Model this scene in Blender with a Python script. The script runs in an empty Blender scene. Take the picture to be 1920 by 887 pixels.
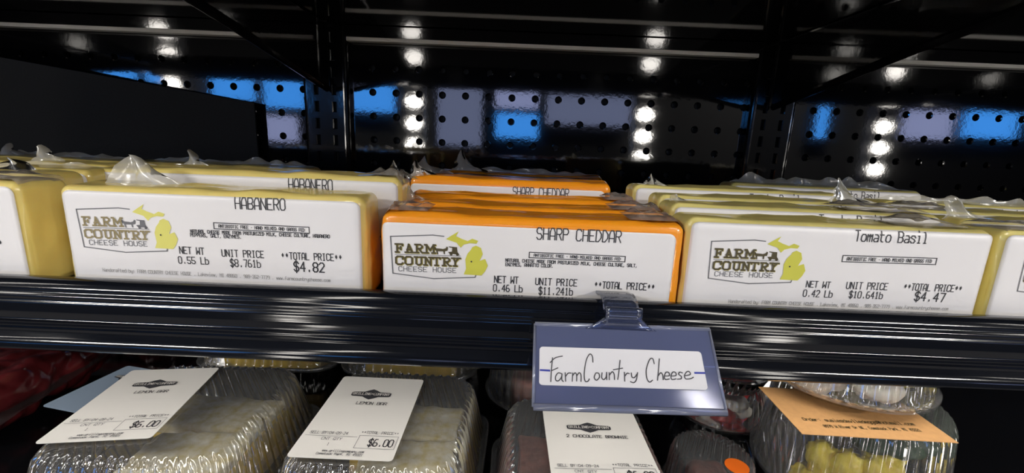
import bpy, bmesh, math, random
from mathutils import Vector, Matrix, noise
random.seed(7)
SC = bpy.context.scene
COL = SC.collection
PI = math.pi
# ------------------------------------------------------------------ camera
FPX, PITCH, ROLL = 840.0, math.radians(12.39), math.radians(2.4)
EYE = 1.30
CX, CY = 960.0, 443.5
F_ = Vector((0, math.cos(PITCH), -math.sin(PITCH)))
R0 = Vector((1, 0, 0))
U0 = Vector((0, math.sin(PITCH), math.cos(PITCH)))
RT = R0*math.cos(ROLL) + U0*math.sin(ROLL)
UP = -R0*math.sin(ROLL) + U0*math.cos(ROLL)
cam_d = bpy.data.cameras.new('camera'); cam = bpy.data.objects.new('camera', cam_d); COL.objects.link(cam)
m = Matrix.Identity(4)
for i in range(3):
    m[i][0] = RT[i]; m[i][1] = UP[i]; m[i][2] = -F_[i]
m[2][3] = EYE
cam.matrix_world = m
cam_d.sensor_width = 36; cam_d.lens = FPX/1920*36; cam_d.clip_start = 0.01
SC.camera = cam
SC.view_settings.view_transform = 'Standard'; SC.view_settings.look = 'None'
SC.view_settings.exposure = 0.0; SC.view_settings.gamma = 1.0; SC.view_settings.use_curve_mapping = False
SC.cycles.transparent_max_bounces = 28
SC.cycles.max_bounces = 10
SC.cycles.caustics_reflective = False; SC.cycles.caustics_refractive = False
W = bpy.data.worlds.new('world'); SC.world = W; W.use_nodes = True
W.node_tree.nodes['Background'].inputs[0].default_value = (0.55, 0.62, 0.8, 1)
W.node_tree.nodes['Background'].inputs[1].default_value = 0.10
LED_POWER = 19.0        # radiance of the round lenses on the case's light bars
WINDOW_POWER = 6.0      # daylight through the shop windows
CEILING_W = 140.0         # shop ceiling lamp, watts

UNDER_FILL_POWER = 12.5      # added fill light hidden under the cheese shelf, behind its rail

def ray(x, y):
    dx, dy = x-CX, y-CY
    a = dx*math.cos(ROLL) + dy*math.sin(ROLL)
    b = -dx*math.sin(ROLL) + dy*math.cos(ROLL)
    return F_*FPX + R0*a - U0*b
def P(x, y, Y):
    d = ray(x, y); t = Y/d.y
    return Vector((d.x*t, Y, EYE+d.z*t))
def PZ(x, y, z):
    d = ray(x, y); t = z/d.z
    return Vector((d.x*t, d.y*t, EYE+z))
def ez(z): return EYE+z

# ------------------------------------------------------------------ materials
def newmat(name):
    mt = bpy.data.materials.new(name); mt.use_nodes = True
    return mt, mt.node_tree, mt.node_tree.nodes['Principled BSDF']
def pmat(name, col, rough=.5, coat=0, sss=0, ior=1.5, metal=0, var=0, vscale=60, bump=0, bscale=200, bstretch=None, sssr=(.01, .006, .003)):
    mt, nt, b = newmat(name)
    b.inputs['Base Color'].default_value = (*col, 1); b.inputs['Roughness'].default_value = rough
    b.inputs['IOR'].default_value = ior; b.inputs['Metallic'].default_value = metal
    b.inputs['Coat Weight'].default_value = coat; b.inputs['Coat Roughness'].default_value = .06
    if sss:
        b.inputs['Subsurface Weight'].default_value = sss
        b.inputs['Subsurface Radius'].default_value = sssr
        b.inputs['Subsurface Scale'].default_value = 1.0
    tc = nt.nodes.new('ShaderNodeTexCoord')
    src = tc.outputs['Object']
    if bstretch:
        mp = nt.nodes.new('ShaderNodeMapping'); mp.inputs['Scale'].default_value = bstretch
        nt.links.new(src, mp.inputs[0]); src = mp.outputs[0]
    if var:
        n = nt.nodes.new('ShaderNodeTexNoise'); n.inputs['Scale'].default_value = vscale; n.inputs['Detail'].default_value = 4
        nt.links.new(src, n.inputs['Vector'])
        r = nt.nodes.new('ShaderNodeValToRGB')
        r.color_ramp.elements[0].position = .3; r.color_ramp.elements[1].position = .7
        r.color_ramp.elements[0].color = (*[max(0, c*(1-var)) for c in col], 1)
        r.color_ramp.elements[1].color = (*[min(1, c*(1+var)) for c in col], 1)
        nt.links.new(n.outputs['Fac'], r.inputs[0]); nt.links.new(r.outputs[0], b.inputs['Base Color'])
    if bump:
        n2 = nt.nodes.new('ShaderNodeTexNoise'); n2.inputs['Scale'].default_value = bscale; n2.inputs['Detail'].default_value = 3
        nt.links.new(src, n2.inputs['Vector'])
        bp = nt.nodes.new('ShaderNodeBump'); bp.inputs['Strength'].default_value = bump; bp.inputs['Distance'].default_value = .001
        nt.links.new(n2.outputs['Fac'], bp.inputs['Height']); nt.links.new(bp.outputs[0], b.inputs['Normal'])
        if coat: nt.links.new(bp.outputs[0], b.inputs['Coat Normal'])
    return mt
def emat(name, col, power):
    mt = bpy.data.materials.new(name); mt.use_nodes = True; nt = mt.node_tree
    nt.nodes.remove(nt.nodes['Principled BSDF'])
    e = nt.nodes.new('ShaderNodeEmission'); e.inputs[0].default_value = (*col, 1); e.inputs[1].default_value = power
    nt.links.new(e.outputs[0], nt.nodes['Material Output'].inputs[0])
    return mt
def clear_mat(name, tint=(1, 1, 1), gloss=.06, rough=.06, haze=0.0, hazecol=(.9, .9, .9), bump=0, bscale=150):
    """thin clear plastic sheet: transmits straight through, mirrors by its fresnel, a little milky haze"""
    mt = bpy.data.materials.new(name); mt.use_nodes = True; nt = mt.node_tree
    nt.nodes.remove(nt.nodes['Principled BSDF'])
    N = nt.nodes.new; K = nt.links.new
    tr = N('ShaderNodeBsdfTransparent'); tr.inputs[0].default_value = (*tint, 1)
    gl = N('ShaderNodeBsdfGlossy'); gl.inputs['Roughness'].default_value = rough
    fr = N('ShaderNodeFresnel'); fr.inputs[0].default_value = 1.5
    ad = N('ShaderNodeMath'); ad.operation = 'ADD'; ad.use_clamp = True; ad.inputs[1].default_value = gloss
    K(fr.outputs[0], ad.inputs[0])
    mx = N('ShaderNodeMixShader'); K(ad.outputs[0], mx.inputs[0])
    base = tr.outputs[0]
    if haze:
        df = N('ShaderNodeBsdfDiffuse'); df.inputs[0].default_value = (*hazecol, 1)
        tl = N('ShaderNodeBsdfTranslucent'); tl.inputs[0].default_value = (*hazecol, 1)
        m1 = N('ShaderNodeMixShader'); m1.inputs[0].default_value = .4; K(df.outputs[0], m1.inputs[1]); K(tl.outputs[0], m1.inputs[2])
        m2 = N('ShaderNodeMixShader'); m2.inputs[0].default_value = haze; K(tr.outputs[0], m2.inputs[1]); K(m1.outputs[0], m2.inputs[2])
        base = m2.outputs[0]
    K(base, mx.inputs[1]); K(gl.outputs[0], mx.inputs[2])
    if bump:
        n2 = N('ShaderNodeTexNoise'); n2.inputs['Scale'].default_value = bscale
        tc = N('ShaderNodeTexCoord'); K(tc.outputs['Object'], n2.inputs['Vector'])
        bp = N('ShaderNodeBump'); bp.inputs['Strength'].default_value = bump; bp.inputs['Distance'].default_value = .001
        K(n2.outputs['Fac'], bp.inputs['Height']); K(bp.outputs[0], gl.inputs['Normal'])
    K(mx.outputs[0], nt.nodes['Material Output'].inputs[0])
    return mt
M = {}
M['enamel'] = pmat('glossy_black_enamel', (.004, .004, .005), .05, ior=2.0, bump=.022, bscale=230)
M['enamel_plain'] = pmat('black_enamel', (.004, .004, .005), .10, ior=1.6, bump=.06, bscale=120)
M['rail'] = pmat('black_rail_plastic', (.005, .006, .009), .10, ior=1.5, bump=.09, bscale=120, bstretch=(.10, 1, 1))
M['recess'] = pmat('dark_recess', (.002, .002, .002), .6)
M['strip'] = pmat('pale_strip', (.92, .90, .86), .45)
M['board'] = pmat('charcoal_board', (.011, .011, .0105), .85, var=.3, vscale=600)
M['paper'] = pmat('label_paper', (.80, .78, .78), .42, bump=.05, bscale=60)
M['card_white'] = pmat('white_card', (.92, .91, .94), .45)
M['paper_warm'] = pmat('thermal_label_paper', (.68, .655, .615), .5, bump=.05, bscale=60)
M['paper_shaded'] = pmat('shaded_label_paper', (.22, .28, .36), .5)  # label lying in shade: the shade is put into the paper colour
M['ink'] = pmat('black_ink', (.035, .035, .04), .6)
M['ink_grey'] = pmat('grey_ink', (.15, .15, .16), .6)
M['ink_faint'] = pmat('faint_grey_ink', (.42, .41, .40), .6)
M['ink_brown'] = pmat('brown_ink', (.07, .055, .02), .6)
M['ink_gold'] = pmat('olive_ink', (.42, .36, .05), .6)
M['ink_tan'] = pmat('tan_ink', (.26, .21, .10), .6)
M['green'] = pmat('yellow_green_ink', (.60, .58, .07), .6)
M['green_pale'] = pmat('pale_yellow_green_ink', (.70, .66, .16), .6)
M['blue_ink'] = pmat('blue_pen_ink', (.06, .08, .45), .6)
M['pencil'] = pmat('grey_pen_ink', (.10, .10, .11), .6)
M['cheese_hab'] = pmat('pale_yellow_cheese', (.82, .64, .20), .35, coat=.7, sss=.25, var=.06, vscale=40, bump=.25, bscale=70)
M['cheese_ched'] = pmat('orange_cheese', (.95, .32, .012), .33, coat=.7, sss=.25, var=.06, vscale=40, bump=.25, bscale=70, sssr=(.012, .004, .001))
M['cheese_tom'] = pmat('creamy_yellow_cheese', (.76, .64, .22), .35, coat=.7, sss=.25, var=.08, vscale=40, bump=.25, bscale=70)
M['film'] = clear_mat('crinkled_wrap_film', (1, 1, 1), .03, .20, .55, (.86, .84, .76), bump=.15, bscale=120)
M['film_thin'] = clear_mat('thin_wrap_film', (1, 1, 1), .02, .14, .30, (.95, .88, .80), bump=.2, bscale=120)
M['clear'] = clear_mat('clear_clamshell_plastic', (.985, .985, .985), .13, .08, .10)
M['holder'] = clear_mat('blue_tinted_holder_plastic', (.45, .53, .90), .05, .10, .34, (.50, .58, .98))
M['holder_edge'] = clear_mat('holder_edge_plastic', (.7, .75, .95), .12, .12, .5, (.62, .68, .95))
M['clip'] = clear_mat('clip_plastic', (.62, .70, .95), .10, .08, .10, (.45, .55, .9))
M['sugar'] = pmat('powdered_sugar', (.74, .71, .55), .9, var=.25, vscale=120, bump=.6, bscale=300)
_b = M['sugar'].node_tree.nodes
for _n in _b:
    if _n.type == 'VALTORGB': _n.color_ramp.elements[0].color = (.62, .50, .20, 1); _n.color_ramp.elements[1].color = (.84, .81, .68, 1)
M['lemon'] = pmat('lemon_filling', (.78, .53, .06), .35, sss=.2, var=.15, vscale=60, bump=.3, bscale=120)
M['crust'] = pmat('pale_crust', (.62, .43, .16), .8, var=.2, vscale=200, bump=.5, bscale=300)
M['brownie'] = pmat('brownie', (.17, .050, .034), .6, var=.4, vscale=120, bump=.8, bscale=250)
M['cream'] = pmat('whipped_cream', (.82, .76, .68), .6, sss=.2, bump=.4, bscale=120)
M['berry'] = pmat('red_berry', (.42, .015, .015), .3, var=.4, vscale=120, bump=.5, bscale=250)
M['meat'] = pmat('dark_red_meat', (.075, .008, .010), .28, coat=.8, var=.6, vscale=30, bump=.7, bscale=60)
M['pine'] = pmat('yellow_fruit', (.95, .68, .08), .4, sss=.15, var=.2, vscale=150, bump=.7, bscale=200)
M['leaf'] = pmat('dark_green_leaf', (.015, .045, .015), .5, var=.4, vscale=80, bump=.5, bscale=150)
M['egg'] = pmat('egg_white', (.82, .78, .66), .35, sss=.2)
M['kraft'] = pmat('kraft_card', (.58, .31, .12), .6, var=.06, vscale=300)
M['blackplastic'] = pmat('black_tray_plastic', (.006, .006, .006), .18, ior=1.5)
M['orange'] = pmat('orange_sticker', (.9, .16, .01), .5)
M['white_metal'] = pmat('lamp_housing', (.10, .10, .11), .4, metal=.6)
M['led'] = emat('led_lens', (1.0, .95, .88), LED_POWER)
M['led_dim'] = emat('led_lens_dim', (1.0, .93, .84), LED_POWER*.22)
M['sky_blue'] = emat('bright_blue_daylight', (.06, .34, 1.0), WINDOW_POWER)
M['sky_grey'] = emat('grey_blue_daylight', (.40, .47, .78), WINDOW_POWER*.34)
M['sky_pale'] = emat('pale_daylight', (.48, .55, .95), WINDOW_POWER*.55)
M['fill_glow'] = emat('added_fill_light', (1, .97, .92), UNDER_FILL_POWER)
M['lampglow'] = emat('ceiling_diffuser', (1, .96, .9), 4.0)
M['plaster'] = pmat('pale_plaster', (.6, .58, .55), .8)
M['shopwall'] = pmat('shop_wall', (.004, .004, .005), .8)
M['shopfloor'] = pmat('shop_floor', (.10, .095, .09), .5, var=.15, vscale=8)

# ------------------------------------------------------------------ mesh helpers
class MB:
    def __init__(s): s.v = []; s.f = []; s.mi = []; s.cur = 0
    def add(s, vs, fs):
        o = len(s.v); s.v += [tuple(v) for v in vs]
        for f in fs: s.f.append(tuple(o+i for i in f)); s.mi.append(s.cur)
        return s
    def quad(s, a, b, c, d): return s.add([a, b, c, d], [(0, 1, 2, 3)])
    def box(s, c, d):
        x, y, z = c; a, b, e = d[0]/2, d[1]/2, d[2]/2
        vs = [(x+i*a, y+j*b, z+k*e) for i in (-1, 1) for j in (-1, 1) for k in (-1, 1)]
        return s.add(vs, [(0, 1, 3, 2), (4, 6, 7, 5), (0, 4, 5, 1), (2, 3, 7, 6), (0, 2, 6, 4), (1, 5, 7, 3)])
    def prism(s, poly, fa, fb):
        """poly of 2-D points; fa / fb turn a 2-D point into the two caps"""
        n = len(poly); vs = [fa(p) for p in poly]+[fb(p) for p in poly]
        fs = [tuple(range(n))[::-1], tuple(range(n, 2*n))]+[(i, (i+1) % n, n+(i+1) % n, n+i) for i in range(n)]
        return s.add(vs, fs)
    def tube(s, pts, r, n=8, caps=True):
        pts = [Vector(p) for p in pts]; rings = []
        prev = None
        for i, p in enumerate(pts):
            t = (pts[min(i+1, len(pts)-1)]-pts[max(i-1, 0)]).normalized()
            up = Vector((0, 0, 1)) if abs(t.z) < .9 else Vector((1, 0, 0))
            a = t.cross(up).normalized(); b = t.cross(a)
            rr = r[i] if isinstance(r, (list, tuple)) else r
            rings.append([p+(a*math.cos(k*2*PI/n)+b*math.sin(k*2*PI/n))*rr for k in range(n)])
        vs = [v for g in rings for v in g]; fs = []
        for i in range(len(rings)-1):
            for k in range(n): fs.append((i*n+k, i*n+(k+1) % n, (i+1)*n+(k+1) % n, (i+1)*n+k))
        if caps: fs += [tuple(range(n))[::-1], tuple(range((len(rings)-1)*n, len(rings)*n))]
        return s.add(vs, fs)
    def disc(s, c, r, n, fa):
        return s.add([fa((c[0]+r*math.cos(2*PI*k/n), c[1]+r*math.sin(2*PI*k/n))) for k in range(n)], [tuple(range(n))])
    def loft(s, rings, cap0=False, cap1=False):
        n = len(rings[0]); vs = [v for g in rings for v in g]; fs = []
        for i in range(len(rings)-1):
            for k in range(n): fs.append((i*n+k, i*n+(k+1) % n, (i+1)*n+(k+1) % n, (i+1)*n+k))
        if cap0: fs.append(tuple(range(n))[::-1])
        if cap1: fs.append(tuple(range((len(rings)-1)*n, len(rings)*n)))
        return s.add(vs, fs)
    def grid(s, nu, nv, fn):
        vs = [fn(i/nu, j/nv) for j in range(nv+1) for i in range(nu+1)]
        fs = [(j*(nu+1)+i, j*(nu+1)+i+1, (j+1)*(nu+1)+i+1, (j+1)*(nu+1)+i) for j in range(nv) for i in range(nu)]
        return s.add(vs, fs)
    def build(s, name, mat, parent=None, smooth=False, weld=False, solid=0, angle=None):
        me = bpy.data.meshes.new(name)
        me.from_pydata(s.v, [], s.f)
        for mm in (mat if isinstance(mat, list) else [mat]): me.materials.append(mm)
        if isinstance(mat, list):
            for p, i in zip(me.polygons, s.mi): p.material_index = i
        bm = bmesh.new(); bm.from_mesh(me)
        if weld: bmesh.ops.remove_doubles(bm, verts=bm.verts, dist=1e-6)
        bmesh.ops.recalc_face_normals(bm, faces=bm.faces)
        if smooth:
            for f in bm.faces: f.smooth = True
            if angle:
                for e in bm.edges:
                    if len(e.link_faces) == 2 and e.calc_face_angle() > math.radians(angle): e.smooth = False
        bm.to_mesh(me); bm.free()
        o = bpy.data.objects.new(name, me); COL.objects.link(o)
        if parent: o.parent = parent
        if solid:
            md = o.modifiers.new('thickness', 'SOLIDIFY'); md.thickness = solid; md.offset = 0
        return o
def thing(name, label, cat, loc=(0, 0, 0), rz=0, group=None, rot=None):
    o = bpy.data.objects.new(name, None); COL.objects.link(o); o.empty_display_size = .02
    o.location = loc; o.rotation_euler = rot if rot else (0, 0, rz)
    o['label'] = label; o['category'] = cat
    if group: o['group'] = group
    return o
def tag(o, label, cat, group=None, kind=None):
    o['label'] = label; o['category'] = cat
    if group: o['group'] = group
    if kind: o['kind'] = kind
    return o
def struct(o, label=None, cat=None):
    o['kind'] = 'structure'
    if label: o['label'] = label; o['category'] = cat or 'structure'
    return o
def dup(root, loc, rz=0, label=None, group=None):
    r = root.copy(); COL.objects.link(r); r.location = loc; r.rotation_euler = (0, 0, rz)
    if label: r['label'] = label
    if group: r['group'] = group
    for ch in list(root.children):
        c = ch.copy(); COL.objects.link(c); c.parent = r
        for g in ch.children:
            d = g.copy(); COL.objects.link(d); d.parent = c
    return r
def roundbox(w, d, h, r, n=5, flat=6, fn=None):
    """box with rounded edges, base centre at the origin"""
    def axis(L):
        half = L/2; inner = half-r
        a = [-half+r*(1-math.cos(k/n*PI/2))*1.0 for k in range(n)]
        a = [-inner-r*math.tan((n-k)/n*PI/4) for k in range(n)]
        mid = [-inner+2*inner*k/flat for k in range(flat+1)]
        return a+mid+[-x for x in reversed(a)]
    ax = [axis(w), axis(d), axis(h)]; half = [w/2, d/2, h/2]
    mb = MB()
    for dim in range(3):
        o1, o2 = (dim+1) % 3, (dim+2) % 3
        for sg in (-1, 1):
            A, B = ax[o1], ax[o2]; vs = []
            for b in B:
                for a in A:
                    p = [0, 0, 0]; p[dim] = sg*half[dim]; p[o1] = a; p[o2] = b
                    q = [max(-(half[k]-r), min(half[k]-r, p[k])) for k in range(3)]
                    dv = Vector([p[k]-q[k] for k in range(3)]).normalized()
                    v = Vector(q)+dv*r; v.z += h/2
                    v = Vector([round(c, 7) for c in v])
                    vs.append(fn(v, dv) if fn else v)
            na = len(A)
            mb.add(vs, [(j*na+i, j*na+i+1, (j+1)*na+i+1, (j+1)*na+i) for j in range(len(B)-1) for i in range(na-1)])
    return mb
def nz(p, s, seed=0): return noise.noise(Vector((p[0]*s+seed*7.3, p[1]*s-seed*3.1, p[2]*s+seed*1.7)))

# ------------------------------------------------------------------ stroke lettering (grid 0..4 x 0..6; y: z=-1, y=-2)
G = {
'A': '00 04 16 36 44 40;02 42', 'B': '00 06 36 45 44 33 03;33 42 41 30 00', 'C': '45 36 16 05 01 10 30 41', 'D': '00 06 26 44 42 20 00',
'E': '46 06 00 40;03 33', 'F': '46 06 00;03 33', 'G': '45 36 16 05 01 10 30 41 43 23', 'H': '00 06;40 46;03 43', 'I': '16 36;10 30;26 20',
'J': '36 31 20 10 01', 'K': '00 06;46 02;13 40', 'L': '06 00 40', 'M': '00 06 23 46 40', 'N': '00 06 40 46', 'O': '10 01 05 16 36 45 41 30 10',
'P': '00 06 36 45 44 33 03', 'Q': '10 01 05 16 36 45 41 30 10;22 40', 'R': '00 06 36 45 44 33 03;23 40', 'S': '45 36 16 05 04 13 33 42 41 30 10 01',
'T': '06 46;26 20', 'U': '06 01 10 30 41 46', 'V': '06 20 46', 'W': '06 00 23 40 46', 'X': '00 46;06 40', 'Y': '06 23 46;23 20', 'Z': '06 46 00 40',
'0': '10 01 05 16 36 45 41 30 10', '1': '15 26 20;10 30', '2': '05 16 36 45 44 00 40', '3': '05 16 36 45 44 33 13;33 42 41 30 10 01',
'4': '30 36 02 42', '5': '46 06 03 33 42 41 30 10 01', '6': '36 16 04 01 10 30 41 42 33 03', '7': '06 46 20', '8': '13 04 05 16 36 45 44 33 13 02 01 10 30 41 42 33',
'9': '10 30 42 45 36 16 05 04 13 43', '.': '20 21', ',': '21 1z', '-': '13 33', '*': '22 25;13 34;14 33', '$': '45 36 16 05 04 13 33 42 41 30 10 01;27 2z',
':': '21 22;24 25', '/': '00 46', '@': '32 22 23 34 32 41 45 36 16 05 01 10 30', ' ': '', '+': '22 25;13 34', '=': '12 32;14 34', '&': '40 05 16 25 02 10 20 42',
'a': '14 34 43 40;42 12 01 10 30 41', 'b': '06 00 30 41 43 34 04', 'c': '43 34 14 03 01 10 30 41', 'd': '46 40 10 01 03 14 44', 'e': '02 42 43 34 14 03 01 10 40',
'f': '10 15 26 36;03 33', 'g': '41 10 01 03 14 44 4z 3y 1y', 'h': '06 00;03 14 34 43 40', 'i': '14 24 20;10 30;26 27', 'j': '24 2z 1y 0z', 'k': '06 00;02 44;13 40',
'l': '16 26 20;10 30', 'm': '00 04 13 24 20;24 33 44 40', 'n': '00 04;03 14 34 43 40', 'o': '10 01 03 14 34 43 41 30 10', 'p': '0y 04 34 43 41 30 00',
'q': '4y 44 14 03 01 10 40', 'r': '00 04;02 14 34 43', 's': '43 34 14 03 32 41 30 10 01', 't': '16 11 20 30;04 34', 'u': '04 01 10 30 41;44 40', 'v': '04 20 44',
'w': '04 10 23 30 44', 'x': '00 44;04 40', 'y': '04 01 10 40;44 4z 3y 1y', 'z': '04 44 00 40'}
SLAB = {
'F': '06 46 45;16 10;00 20;13 33 34;33 32', 'A': '10 00 02 00;01 26 41;30 50;12 32', 'R': '06 36 45 44 33 13;16 10;00 20;23 40 50', 'M': '00 10;06 16 10;16 23 36 40;36 46;30 50',
'C': '46 44;45 36 16 05 01 10 30 41', 'O': '10 01 05 16 36 45 41 30 10', 'U': '06 26;16 11 20 30 41 46;36 56', 'N': '00 20;06 16 10;16 40 46;36 56', 'T': '05 06 46 45;26 20;10 30', 'Y': '06 16;16 23 36;26 16;33 36 56;23 20;10 30'}
SLAB['A'] = '00 20;10 26 40;30 50;12 32'; SLAB['M'] = '00 20;06 16 10;16 32 56 66;56 50;40 60'; SLAB['Y'] = '06 26;16 23 46;36 56;23 20;10 30'
SLAB['U'] = '06 26;16 11 20 30 41 46;36 56'; SLAB['N'] = '00 20;06 16;10 16 40 46;36 56'
SLAB['H'] = '10 16;40 46;13 43'; SLAB['S'] = G['S']; SLAB['E'] = G['E']
YV = {'z': -1, 'y': -2}
def glyph(g):
    out = []
    for st in g.split(';'):
        pts = [(int(t[0]), YV[t[1]] if t[1] in YV else int(t[1])) for t in st.split()]
        if pts: out.append(pts)
    return out
def stroke(mb, pts, th, mp):
    """polyline drawn as a flat ribbon of width th, mapped by mp(u, v)"""
    for (a, b) in zip(pts, pts[1:]):
        dx, dy = b[0]-a[0], b[1]-a[1]; L = math.hypot(dx, dy)
        if L < 1e-9: continue
        dx /= L; dy /= L; e = th*.42; nx, ny = -dy*th/2, dx*th/2
        a2 = (a[0]-dx*e, a[1]-dy*e); b2 = (b[0]+dx*e, b[1]+dy*e)
        m_ = max(1, math.ceil(L/.0018))
        if m_ > 30: m_ = 30
        vs = []
        for q in range(m_+1):
            cx_ = a2[0]+(b2[0]-a2[0])*q/m_; cy_ = a2[1]+(b2[1]-a2[1])*q/m_
            vs += [mp(cx_-nx, cy_-ny), mp(cx_+nx, cy_+ny)]
        mb.add(vs, [(2*q, 2*q+2, 2*q+3, 2*q+1) for q in range(m_)])
def write(mb, text, p0, p1, h, th, mp, fill=.76, font=None):
    """text with its baseline running from p0 to p1 (2-D), cap height h"""
    n = len(text); ux, uy = p1[0]-p0[0], p1[1]-p0[1]; L = math.hypot(ux, uy); ux /= L; uy /= L
    pitch = L/(n-1+fill) if n > 1 else L
    cw = pitch*fill
    for i, ch in enumerate(text):
        g = (font or {}).get(ch) or G.get(ch)
        if not g: continue
        for pts in glyph(g):
            q = []
            for (x, y) in pts:
                s = i*pitch+x/4*cw; t = y/6*h
                q.append((p0[0]+ux*s-uy*t, p0[1]+uy*s+ux*t))
            stroke(mb, q, th, mp)

# ------------------------------------------------------------------ the shop and the case (setting)
WALLY = .62
def perforated(mb, x0, x1, z0, z1, hx, hz, pitch, r, depth=.004):
    """panel in the plane Y=WALLY, with round punched holes that have a bevelled rim and depth"""
    xs = [hx+pitch*i for i in range(-80, 80) if x0+pitch/2 < hx+pitch*i < x1-pitch/2]
    zs = hz
    n = 12
    for X in xs:
        for Z in zs:
            a = pitch/2; ring0 = []; ring1 = []; ring2 = []; ring3 = []
            for k in range(n):
                t = 2*PI*(k+.5)/n; c, s_ = math.cos(t), math.sin(t); mmx = max(abs(c), abs(s_))
                ring0.append((X+a*c/mmx, WALLY, Z+a*s_/mmx))
                ring1.append((X+r*1.35*c, WALLY, Z+r*1.35*s_))
                ring2.append((X+r*c, WALLY+.0012, Z+r*s_)); ring3.append((X+r*c, WALLY+depth, Z+r*s_))
            mb.loft([ring0, ring1, ring2, ring3])
            # square corners of the cell
    xa, xb = xs[0]-pitch/2, xs[-1]+pitch/2; za, zb = min(zs)-pitch/2, max(zs)+pitch/2
    for X in xs:
        for Z in zs:
            a = pitch/2
            for (sx, sz) in ((1, 1), (-1, 1), (1, -1), (-1, -1)):
                t1 = 15; 
                p1 = (X+sx*a, WALLY, Z+sz*a*math.tan(PI/4*2/3)) ; 
                c = math.cos(PI/4); 
                # n=12 with half-step: rays at 15,45,75 degrees: 45 hits the corner itself
    mb.quad((x0, WALLY, z0), (x1, WALLY, z0), (x1, WALLY, za), (x0, WALLY, za))
    mb.quad((x0, WALLY, zb), (x1, WALLY, zb), (x1, WALLY, z1), (x0, WALLY, z1))
    mb.quad((x0, WALLY, za), (xa, WALLY, za), (xa, WALLY, zb), (x0, WALLY, zb))
    mb.quad((xb, WALLY, za), (x1, WALLY, za), (x1, WALLY, zb), (xb, WALLY, zb))
h0 = P(699, 173, WALLY)
pitch = .0308
wb = MB(); perforated(wb, -1.25, 1.25, .55, 1.75, h0.x, [h0.z+pitch*k for k in (1, 0, -1, -2, -3)], pitch, .0036)
wall = struct(wb.build('wall_back', M['enamel']), 'glossy black back panel of the case, punched with rows of round holes', 'wall')
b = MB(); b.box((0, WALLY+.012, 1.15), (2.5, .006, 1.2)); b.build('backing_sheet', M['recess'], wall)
b = MB(); b.box((0, -1.2, -.02), (10.6, 5.2, .04)); struct(b.build('floor', M['shopfloor']))
b = MB(); b.box((0, -1.2, 2.82), (10.6, 5.2, .04)); struct(b.build('ceiling', M['plaster']))
SHOPY = -3.0
b = MB(); b.box((0, SHOPY-.14, 1.4), (10.6, .04, 2.8)); struct(b.build('wall_front', M['shopwall']))
b = MB(); b.box((-5.28, -1.2, 1.4), (.04, 5.2, 2.8)); struct(b.build('wall_left', M['shopwall']))
b = MB(); b.box((5.28, -1.2, 1.4), (.04, 5.2, 2.8)); struct(b.build('wall_right', M['shopwall']))
# shop windows across the aisle: the glossy panel mirrors them
VY = 2*WALLY-SHOPY
for i, (xa, xb, ya, yb, mk) in enumerate([
        (165, 255, 118, 152, 'sky_blue'), (262, 340, 122, 158, 'sky_blue'), (385, 478, 138, 190, 'sky_blue'), (486, 572, 140, 205, 'sky_blue'), (486, 560, 214, 268, 'sky_pale'),
        (645, 742, 148, 212, 'sky_blue'), (816, 906, 160, 276, 'sky_grey'), (926, 1012, 168, 206, 'sky_pale'), (926, 1012, 209, 262, 'sky_blue'), (1022, 1188, 176, 238, 'sky_grey'),
        (1530, 1562, 196, 262, 'sky_blue'), (1692, 1800, 204, 264, 'sky_pale'), (1806, 1925, 206, 262, 'sky_blue')]):
    p = P(xa, (ya+yb)/2, VY); q = P(xb, (ya+yb)/2, VY); zt = P((xa+xb)/2, ya, VY).z; zb_ = P((xa+xb)/2, yb, VY).z
    fr = MB(); cx_, cz_ = (p.x+q.x)/2, (zt+zb_)/2; w_, h_ = q.x-p.x, zt-zb_
    for (c, d) in (((cx_, 0, zt), (w_+.05, .06, .03)), ((cx_, 0, zb_), (w_+.05, .06, .03)), ((p.x, 0, cz_), (.03, .06, h_)), ((q.x, 0, cz_), (.03, .06, h_))):
        fr.box((c[0], SHOPY-.05, c[2]), d)
    fo = struct(fr.build('window_%d' % (i+1), M['shopwall']))
    pn = MB(); pn.box((cx_, SHOPY-.06, cz_), (w_, .01, h_)); pn.build('pane', M[mk], fo)
# ceiling lamp of the shop
for lx, ly, lab in ((-2.5, -2.2, 'long shop ceiling lamp at the left, across the aisle'), (2.5, -2.2, 'long shop ceiling lamp at the right, across the aisle')):
    cl = thing('ceiling_lamp', lab, 'lamp', (lx, ly, 2.70), 0, 'shop ceiling lamps')
    b = MB(); b.box((0, 0, .04), (1.1, .24, .10)); b.build('housing', M['white_metal'], cl)
    b = MB(); b.box((0, 0, -.014), (1.06, .20, .006)); b.build('diffuser', M['lampglow'], cl)
    ld = bpy.data.lights.new('ceiling_tube', 'AREA'); ld.shape = 'RECTANGLE'; ld.size = 1.0; ld.size_y = .18; ld.energy = CEILING_W; ld.color = (1, .96, .9)
    lo = bpy.data.objects.new('ceiling_tube', ld); COL.objects.link(lo); lo.location = (0, 0, -.03); lo.parent = cl

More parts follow.
